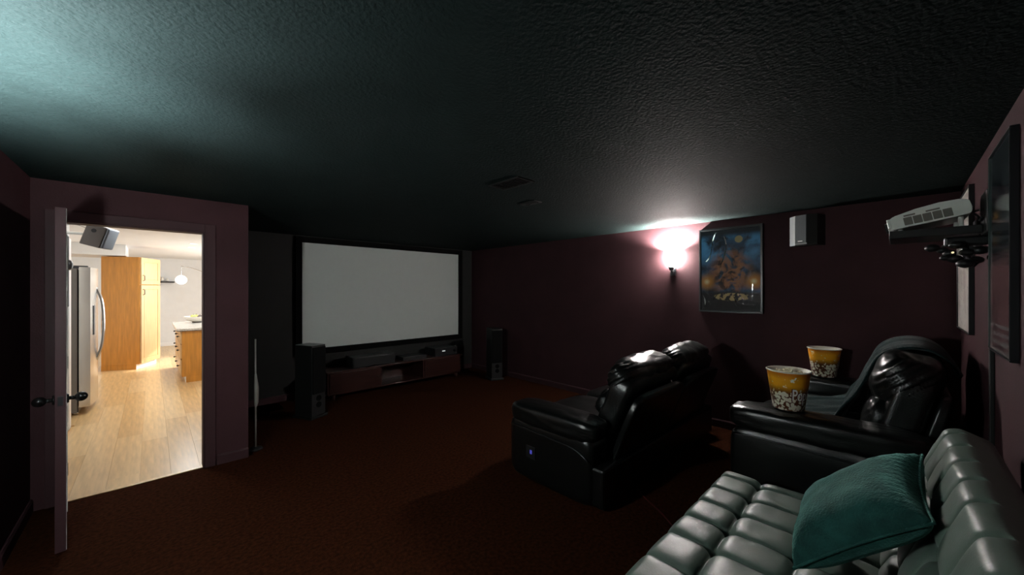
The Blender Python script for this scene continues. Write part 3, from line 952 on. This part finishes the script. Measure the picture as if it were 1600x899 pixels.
# local y from 0 (front) to -.33 (rear); local z 0..0.092
prof = [(0, .012), (-.004, .062), (-.03, .078), (-.12, .094), (-.22, .100), (-.295, .094), (-.325, .080), (-.33, .03), (-.32, .004), (-.26, 0), (-.02, 0)]
bm = bmesh.new()
prism(bm, prof, 'x', 0, .36)
bmesh.ops.bevel(bm, geom=[e for e in bm.edges], offset=.005, segments=2, affect='EDGES')
bmesh.ops.transform(bm, matrix=Mj, verts=bm.verts[:])
obj('body', bm, 'projector_white', pj)
for k in range(5):
    y1 = -.066 - k * .039
    v_ = obj('vent', B((-.0025, y1 - .035, .010), (.002, y1, .056), .002, 1, Mj), 'vent_grey', pj)
    for q in range(4):
        obj('louver', B((-.0045, y1 - .034, .016 + q * .010), (-.0025, y1 - .001, .019 + q * .010), 0, 1, Mj), 'vent_grey', v_)
for a, b_ in ((-.070, -.118), (-.160, -.215)):
    obj('slot', B((-.0025, b_, .062), (.002, a, .071), .001, 1, Mj), 'vent_grey', pj)
obj('front_bezel', B((-.003, -.012, .012), (.363, .004, .066), .003, 2, Mj), 'projector_white', pj)
bm = bmesh.new()
cyl(bm, Mj @ Vector((.25, 0, .042)), Mj @ Vector((.25, .016, .042)), .034)
ln = obj('lens_ring', bm, 'black_plastic', pj, True)
bm = bmesh.new()
cyl(bm, Mj @ Vector((.25, .016, .042)), Mj @ Vector((.25, .018, .042)), .028)
obj('lens_glass', bm, 'glass_dark', ln)
for x in (3.27, 3.53):
    obj('rear_foot', cyl(bmesh.new(), (x, -.235, shz1), (x, -.235, shz1 + .062), .011), 'white_plastic', pj, True)
    obj('front_foot', cyl(bmesh.new(), (x, .0, shz1), (x, .0, shz1 + .014), .011), 'white_plastic', pj, True)
for pts in ([(3.33, -.282, 2.0), (3.28, -.295, 2.0), (3.2, -.297, 1.99)], [(3.31, -.285, 1.985), (3.25, -.294, 1.96), (3.2, -.296, 1.935), (3.15, -.297, 1.94)]):
    tag(obj('projector_cable', tube(bmesh.new(), arc_pts(pts, 8), .006, 8), 'black_plastic', None, True), 'short black cable behind the projector ' + ('running straight' if len(pts) == 3 else 'hanging in a loop'), 'cable')
# clamp bracket with round knobs under the shelf
t = thing('clamp_bracket', 'black clamp bracket with rounded knobs hanging under the projector shelf', 'bracket', (3.25, -.22, 1.70))
obj('arm', B((3.225, YB, 1.805), (3.265, -.17, 1.858), .012), 'black_plastic', t)
obj('post', tube(bmesh.new(), [(3.24, -.24, 1.82), (3.24, -.26, 1.72), (3.24, -.29, 1.70)], .018, 10), 'black_plastic', t, True)
random.seed(3)
for (y, z, r_) in ((-.125, 1.80, .030), (-.165, 1.785, .024), (-.19, 1.765, .026), (-.175, 1.742, .022), (-.21, 1.735, .030), (-.25, 1.765, .028), (-.245, 1.705, .034), (-.285, 1.725, .030), (-.295, 1.775, .032), (-.215, 1.81, .030)):
    bm = bmesh.new()
    ball(bm, (3.225 + random.uniform(-.03, .03), y, z), r_, (1.0, 1.05, .72), 14)
    obj('knob', bm, 'black_plastic', t, True)
for (y, z, m_) in ((-.20, 1.768, 'amber_led'), (-.268, 1.768, 'steel'), (-.165, 1.806, 'steel')):
    bm = bmesh.new()
    cyl(bm, (3.205, y, z), (3.188, y, z), .0055)
    obj('bolt', bm, m_, t, True)
# black cable cover running down the back wall
t = thing('cable_cover', 'black vertical cable cover on the wall below the projector shelf', 'cable cover', (3.12, YB, 0))
obj('channel', B((3.105, YB, .09), (3.135, YB + .018, 1.86), .003), 'black_satin', t)
obj('clip', B((3.095, YB, 1.72), (3.145, YB + .022, 1.74), .002), 'steel', t)

# ------------------------------------------------------------------ leather couches
def couch(name, label, group, x0, x1, aw, yf, yb, arm_z, arm_y0, seat_z, back_base, back_top, head, seed, lean):
    """couch facing +y. back_base/back_top: (y, z) of the backrest axis."""
    t = thing(name, label, 'couch', ((x0 + x1) / 2, (yf + yb) / 2, 0), group)
    obj('base', B((x0 + .03, yb + .12, .03), (x1 - .03, yf - .05, seat_z - .16), .02), 'black_leather', t)
    for x in (x0 + .12, x1 - .12):
        for y in (yb + .18, yf - .12):
            obj('foot', B((x - .03, y - .03, 0), (x + .03, y + .03, .035)), 'black_plastic', t)
    sw = (x1 - x0 - 2 * aw) / 2
    for k, xa in enumerate((x0, x1 - aw)):
        arm = obj('arm', puff((xa + aw / 2, (yf + arm_y0) / 2, arm_z * .40 + .01), (aw, yf - arm_y0, arm_z * .80), k=9, n=14, wr=.004, seed=seed + k), 'black_leather', t, True)
        obj('arm_pad', puff((xa + aw / 2, (yf + arm_y0) / 2 + .0, arm_z - .085), (aw + .03, yf - arm_y0 + .03, .17), k=4.5, n=18, wr=.006, wscale=14, seed=seed + k * 3, fold=.004, axis=1), 'black_leather', arm, True)
        xs = xa - .004 if k == 0 else xa + aw + .004
        obj('welt', tube(bmesh.new(), arc_pts([(xs, yf - .03, arm_z - .19), (xs, yf - .4, arm_z - .20), (xs, arm_y0 + .15, arm_z - .215), (xs, arm_y0 + .02, arm_z - .27)], 6), .007, 6), 'black_leather', arm, True)
    for k in range(2):
        xs = x0 + aw + sw * (k + .5)
        obj('seat_cushion', puff((xs, (yf + back_base[0]) / 2 + .03, seat_z - .10), (sw - .006, yf - back_base[0] + .08, .22), k=5, n=16, wr=.006, seed=seed + 5 + k), 'black_leather', t, True)
        obj('footrest', puff((xs, yf - .015, seat_z * .45), (sw - .015, .10, seat_z * .72), k=5, n=12, wr=.004, seed=seed + 8 + k), 'black_leather', t, True)
        dy, dz = back_top[0] - back_base[0], back_top[1] - back_base[1]
        tilt = math.atan2(-dy, dz)
        L = math.hypot(dy, dz)
        u = Vector((0, dy / L, dz / L))
        bk = obj('backrest', puff((xs, back_base[0] + dy * .42, back_base[1] + dz * .42), (sw - .004, .20, L * .98), (tilt, 0, 0), k=6, n=16, wr=.006, seed=seed + 11 + k), 'black_leather', t, True)
        nrm = Vector((0, u.z, -u.y))
        c_ = Vector((xs, back_base[0], back_base[1])) + u * (L * .40) + nrm * .09
        obj('lumbar_cushion', puff(c_, (sw - .03, .17, L * .40), (tilt, 0, 0), k=3.2, n=18, wr=.007, wscale=12, seed=seed + 21 + k, fold=.006, axis=0), 'black_leather', bk, True)
        c_ = Vector((xs, back_base[0], back_base[1])) + u * (L - head[1] * .42) + nrm * head[2]
        obj('headrest', puff(c_, (sw - .01, head[0], head[1]), (tilt + lean, 0, 0), k=2.9, n=26, wr=.010, wscale=11, seed=seed + 31 + k * 7, fold=.010, axis=0), 'black_leather', bk, True)
        obj('rear_panel', puff(Vector((xs, back_base[0], back_base[1] - .12)) + u * (L * .36) - nrm * .10, (sw - .002, .06, L * 1.15), (tilt, 0, 0), k=8, n=10), 'black_leather', bk, True)
    return t

c1 = couch('recliner_loveseat', 'black leather recliner loveseat with puffy headrests in the middle of the room', 'black leather couches',
           2.21, 4.42, .25, 2.33, 1.30, .62, 1.50, .47, (1.60, .42), (1.37, .99), (.26, .30, .05), 1.0, 0)
obj('control_panel', B((2.200, 2.02, .20), (2.208, 2.12, .30), .003), 'black_plastic', c1)
obj('control_light', B((2.197, 2.055, .24), (2.201, 2.075, .27), .001), 'blue_led', c1)
obj('release_button', ball(bmesh.new(), (3.0, 1.275, .83), .010, seg=10), 'steel', c1, True)
c2 = couch('leather_loveseat', 'black leather loveseat by the back wall with popcorn tubs on its arms', 'black leather couches',
           2.93, 4.62, .25, .84, -.31, .762, -.12, .52, (.07, .47), (-.10, 1.14), (.32, .36, .04), 4.0, 0)

# dark teal blanket draped over the loveseat
bm = bmesh.new()
prof = [(.62, .575), (.50, .60), (.38, .625), (.29, .66), (.25, .74), (.20, .83), (.165, .92), (.13, 1.02), (.085, 1.11), (.02, 1.165), (-.06, 1.185), (-.14, 1.165), (-.20, 1.11), (-.235, 1.03)]
pp = arc_pts([(0, y, z) for y, z in prof], 4)
nx = 60
rows = []
for j, p in enumerate(pp):
    s = j / (len(pp) - 1)
    r_ = []
    for i in range(nx + 1):
        f_ = i / nx
        xx = 3.45 + .78 * f_ + .03 * math.sin(s * 7) - .12 * (1 - s) * (1 - f_)
        k = (1 - s) * .8 + .3
        fold = .016 * k * math.sin(f_ * 38 + 4 * s + 2 * mnoise.noise(Vector((f_ * 4, s * 3, 0)))) + .02 * k * mnoise.noise(Vector((f_ * 7, s * 6, 2)))
        t2 = pp[min(j + 1, len(pp) - 1)] - pp[max(j - 1, 0)]
        nv = Vector((0, t2.z, -t2.y)).normalized()
        if nv.z < 0 and s < .4: nv = -nv
        r_.append(bm.verts.new(Vector((xx, p.y, p.z)) + nv * (fold + .025)))
    rows.append(r_)
for j in range(len(rows) - 1):
    quad_strip(bm, rows[j], rows[j + 1])
bl = tag(obj('blanket', bm, 'teal_blanket', None, True), 'dark teal blanket draped over the back of the leather loveseat', 'blanket')
md = bl.modifiers.new('thick', 'SOLIDIFY')
md.thickness = .012

# ------------------------------------------------------------------ popcorn tubs
def bucket(x, y, z, rz, lb):
    t = thing('popcorn_bucket', lb, 'bucket', (x, y, z), 'popcorn buckets', 0)
    H, r0, r1 = .255, .088, .121
    o = obj('tub', lathe(bmesh.new(), [(0, .006), (r0 - .004, .0), (r0, .004), (r1, H)], (0, 0, 0), 48), 'bucket_print', None, True)
    o.location = (x, y, z)
    o.rotation_euler = (0, 0, rz)
    o.parent = t
    o.matrix_parent_inverse = parent_world(t).inverted()
    ins = obj('lining', lathe(bmesh.new(), [(r1, H), (r1 - .003, H), (r0 - .003, .012), (0, .012)], (x, y, z), 48), 'bucket_white', t, True)
    rim = bmesh.new()
    ring = [(x + (r1 + .001) * math.cos(2 * PI * i / 48), y + (r1 + .001) * math.sin(2 * PI * i / 48), z + H) for i in range(49)]
    tube(rim, ring, .005, 8, False)
    obj('rim', rim, 'bucket_white', t, True)
    # wrapped lettering
    for nm, mt, off, da in (('letter_shadow', 'letter_shadow', .0010, -.035), ('lettering', 'letter_white', .0018, 0)):
        cu = bpy.data.curves.new('txt', 'FONT')
        cu.body = 'Popcorn'
        cu.size = .105
        cu.offset = .0045 if da else .0012
        to = bpy.data.objects.new('txt', cu)
        COL.objects.link(to)
        dg = bpy.context.evaluated_depsgraph_get()
        me = bpy.data.meshes.new_from_object(to.evaluated_get(dg))
        bpy.data.objects.remove(to)
        bm = bmesh.new()
        bm.from_mesh(me)
        bmesh.ops.triangulate(bm, faces=bm.faces[:])
        bmesh.ops.subdivide_edges(bm, edges=[e for e in bm.edges if e.calc_length() > .012], cuts=2)
        for v in bm.verts:
            zz = .075 + v.co.y * 1.0
            rr = r0 + (r1 - r0) * zz / H + off
            a = rz + da + v.co.x * .58 / .105
            v.co = (x + rr * math.cos(a), y + rr * math.sin(a), z + zz)
        obj(nm, bm, mt, t)
    return t
bucket(3.085, .524, .768, R(200), 'orange popcorn tub on the near arm of the leather loveseat, the larger looking one')
bucket(4.475, .49, .768, R(250), 'orange popcorn tub on the far arm of the leather loveseat, by the wall')
bm = bmesh.new()
random.seed(11)
for i in range(90):
    a, rr = random.random() * 2 * PI, .097 * math.sqrt(random.random())
    c_ = Vector((3.085 + rr * math.cos(a), .524 + rr * math.sin(a), .768 + .228 + .03 * random.random() * (1 - (rr / .10) ** 2)))
    for k in range(3):
        bmesh.ops.create_icosphere(bm, subdivisions=1, radius=random.uniform(.006, .010), matrix=Matrix.Translation(c_ + Vector((random.uniform(-.008, .008), random.uniform(-.008, .008), random.uniform(-.006, .006)))))
pc_ = tag(obj('popcorn', bm, 'popcorn', None, True), 'popped corn filling the nearer popcorn tub', 'popcorn')
pc_['kind'] = 'stuff'

# ------------------------------------------------------------------ tufted futon under the camera side
FX0, FX1 = .45, 2.60
def tuft(u_, v_, lines_u, lines_v, amp):
    def f_(val, lines):
        for a, b_ in zip(lines[:-1], lines[1:]):
            if a <= val <= b_:
                return abs(2 * (val - a) / (b_ - a) - 1)
        return 1.0
    su, sv = f_(u_, lines_u), f_(v_, lines_v)
    puff_ = -.20 * (su ** 4 + .6 * sv ** 4)
    return amp * (puff_ - (.16 + .40 * sv * sv) * su ** 18 - .75 * sv ** 7 * (.45 + .55 * su ** 3))

LU = [FX0 - .01, .55, .74, .935, 1.13, 1.33, 1.535, 1.755, 1.945, 2.135, 2.325, 2.51, FX1 + .01]
t = thing('tufted_futon', 'grey-green tufted leather futon in the lower right foreground', 'futon', ((FX0 + FX1) / 2, .25, 0))
def cushion(name, y0, y1, thick, M, LV, amp, nv_, parent):
    """local: x = along couch, y = depth coordinate y0..y1, z = 0..thick with tufted top."""
    nu = 260
    bm = grid_box(nu, nv_, 10)
    hx_, hy_, hz_ = (FX1 - FX0) / 2, (y1 - y0) / 2, thick / 2
    for v in bm.verts:
        p = v.co.copy()
        # rounded edges with a fixed radius
        r_ = .045
        q = Vector((p.x * hx_, p.y * hy_, p.z * hz_))
        inner = Vector((max(-hx_ + r_, min(hx_ - r_, q.x)), max(-hy_ + r_, min(hy_ - r_, q.y)), max(-hz_ + r_, min(hz_ - r_, q.z))))
        d = q - inner
        if d.length > 1e-6:
            m_ = max(abs(d.x), abs(d.y), abs(d.z))
            q = inner + d.normalized() * m_
        x_, y_ = q.x + (FX0 + FX1) / 2, q.y + (y0 + y1) / 2
        if p.z > .3:
            wgt = (p.z - .3) / .7
            q.z += wgt * tuft(x_, y_, LU, LV, amp)
            q.z += wgt * .003 * mnoise.noise(Vector((x_ * 9, y_ * 14, 1)))
        v.co = M @ Vector((x_, y_, q.z + hz_))
    return obj(name, bm, 'futon_leather', parent, True)
cushion('seat_cushion', -.02, .775, .20, Matrix.Translation((0, 0, .245)), [-.03, .03, .30, .565, .785], .060, 110, t)
# backrest: local y runs up the slope
bb, bt = Vector((0, .075, .40)), Vector((0, -.145, .965))
d = (bt - bb)
tl = d.length
d.normalize()
nn = Vector((0, d.z, -d.y))
Mb = Matrix(((1, 0, 0, 0), (0, d.y, nn.y, bb.y - nn.y * .16), (0, d.z, nn.z, bb.z - nn.z * .16), (0, 0, 0, 1)))
cushion('back_cushion', 0, tl, .16, Mb, [-.01, .14, .37, tl + .01], .055, 80, t)
obj('frame', B((FX0 + .05, .02, .19), (FX1 - .05, .70, .245), .008), 'futon_frame', t)
for x in (FX0 + .15, FX1 - .15):
    for y in (.10, .62):
        obj('leg', cyl(bmesh.new(), (x, y, 0), (x, y, .195), .014, .022, 14), 'steel', t, True)
obj('back_hinge', B((1.35, -.02, .20), (1.70, .06, .30), .006), 'dark_steel', t)

# teal velvet pillow propped on the futon
C_ = Vector((2.0, .112, .695))
e1 = Vector((-.06, -.715, .697)).normalized()
e2 = Vector((.994, .023, .11))
e2 = (e2 - e2.dot(e1) * e1).normalized()
n_ = e1.cross(e2).normalized()
if n_.z < 0: n_ = -n_
bm = bmesh.new()
NP = 44
hs, T = .25, .11
front, back = {}, {}
for i in range(NP + 1):
    for j in range(NP + 1):
        u_, v_ = 2 * i / NP - 1, 2 * j / NP - 1
        th = T * (max(0, (1 - u_ ** 4) * (1 - v_ ** 4))) ** .55
        pinch_u = 1 - .10 * (1 - abs(u_) ** 0 * (v_ * v_)) * 1.0
        pinch_v = 1 - .10 * (1 - (u_ * u_))
        edge = max(abs(u_), abs(v_))
        gather = .006 * (edge ** 8) * math.sin((v_ if abs(u_) > abs(v_) else u_) * 48)
        base = C_ + e1 * (u_ * hs * pinch_u) + e2 * (v_ * hs * pinch_v)
        wr = .007 * mnoise.noise(Vector((u_ * 3.2, v_ * 3.2, .7))) * (1 - edge ** 4)
        front[i, j] = bm.verts.new(base + n_ * (th + gather * (1 if edge < 1 else 0) + wr))
        back[i, j] = front[i, j] if edge >= 1 else bm.verts.new(base - n_ * th * .75)
for i in range(NP):
    for j in range(NP):
        bm.faces.new((front[i, j], front[i + 1, j], front[i + 1, j + 1], front[i, j + 1]))
        f4 = (back[i, j + 1], back[i + 1, j + 1], back[i + 1, j], back[i, j])
        bm.faces.new(f4)
t = thing('throw_pillow', 'teal velvet throw pillow propped on the tufted futon', 'pillow', tuple(C_))
obj('cover', bm, 'teal_velvet', t, True)
ring = []
for k in range(160):
    s = k / 40
    q = [(-1 + 2 * s, -1), (1, -1 + 2 * (s - 1)), (1 - 2 * (s - 2), 1), (-1, 1 - 2 * (s - 3))][int(s)]
    u_, v_ = q
    ring.append(C_ + e1 * (u_ * hs * (1 - .10 * (1 - v_ * v_))) + e2 * (v_ * hs * (1 - .10 * (1 - u_ * u_))))
ring.append(ring[0])
obj('piping', tube(bmesh.new(), ring, .005, 6, False), 'teal_velvet', t, True)

# thin red cable on the carpet
tag(obj('red_cable', tube(bmesh.new(), arc_pts([(2.78, 1.46, .006), (2.68, 1.36, .006), (2.56, 1.16, .006), (2.47, 1.04, .006), (2.40, .95, .006)], 8), .0045, 6), 'red_cable', None, True),
    'thin red cable lying on the carpet in front of the futon', 'cable')
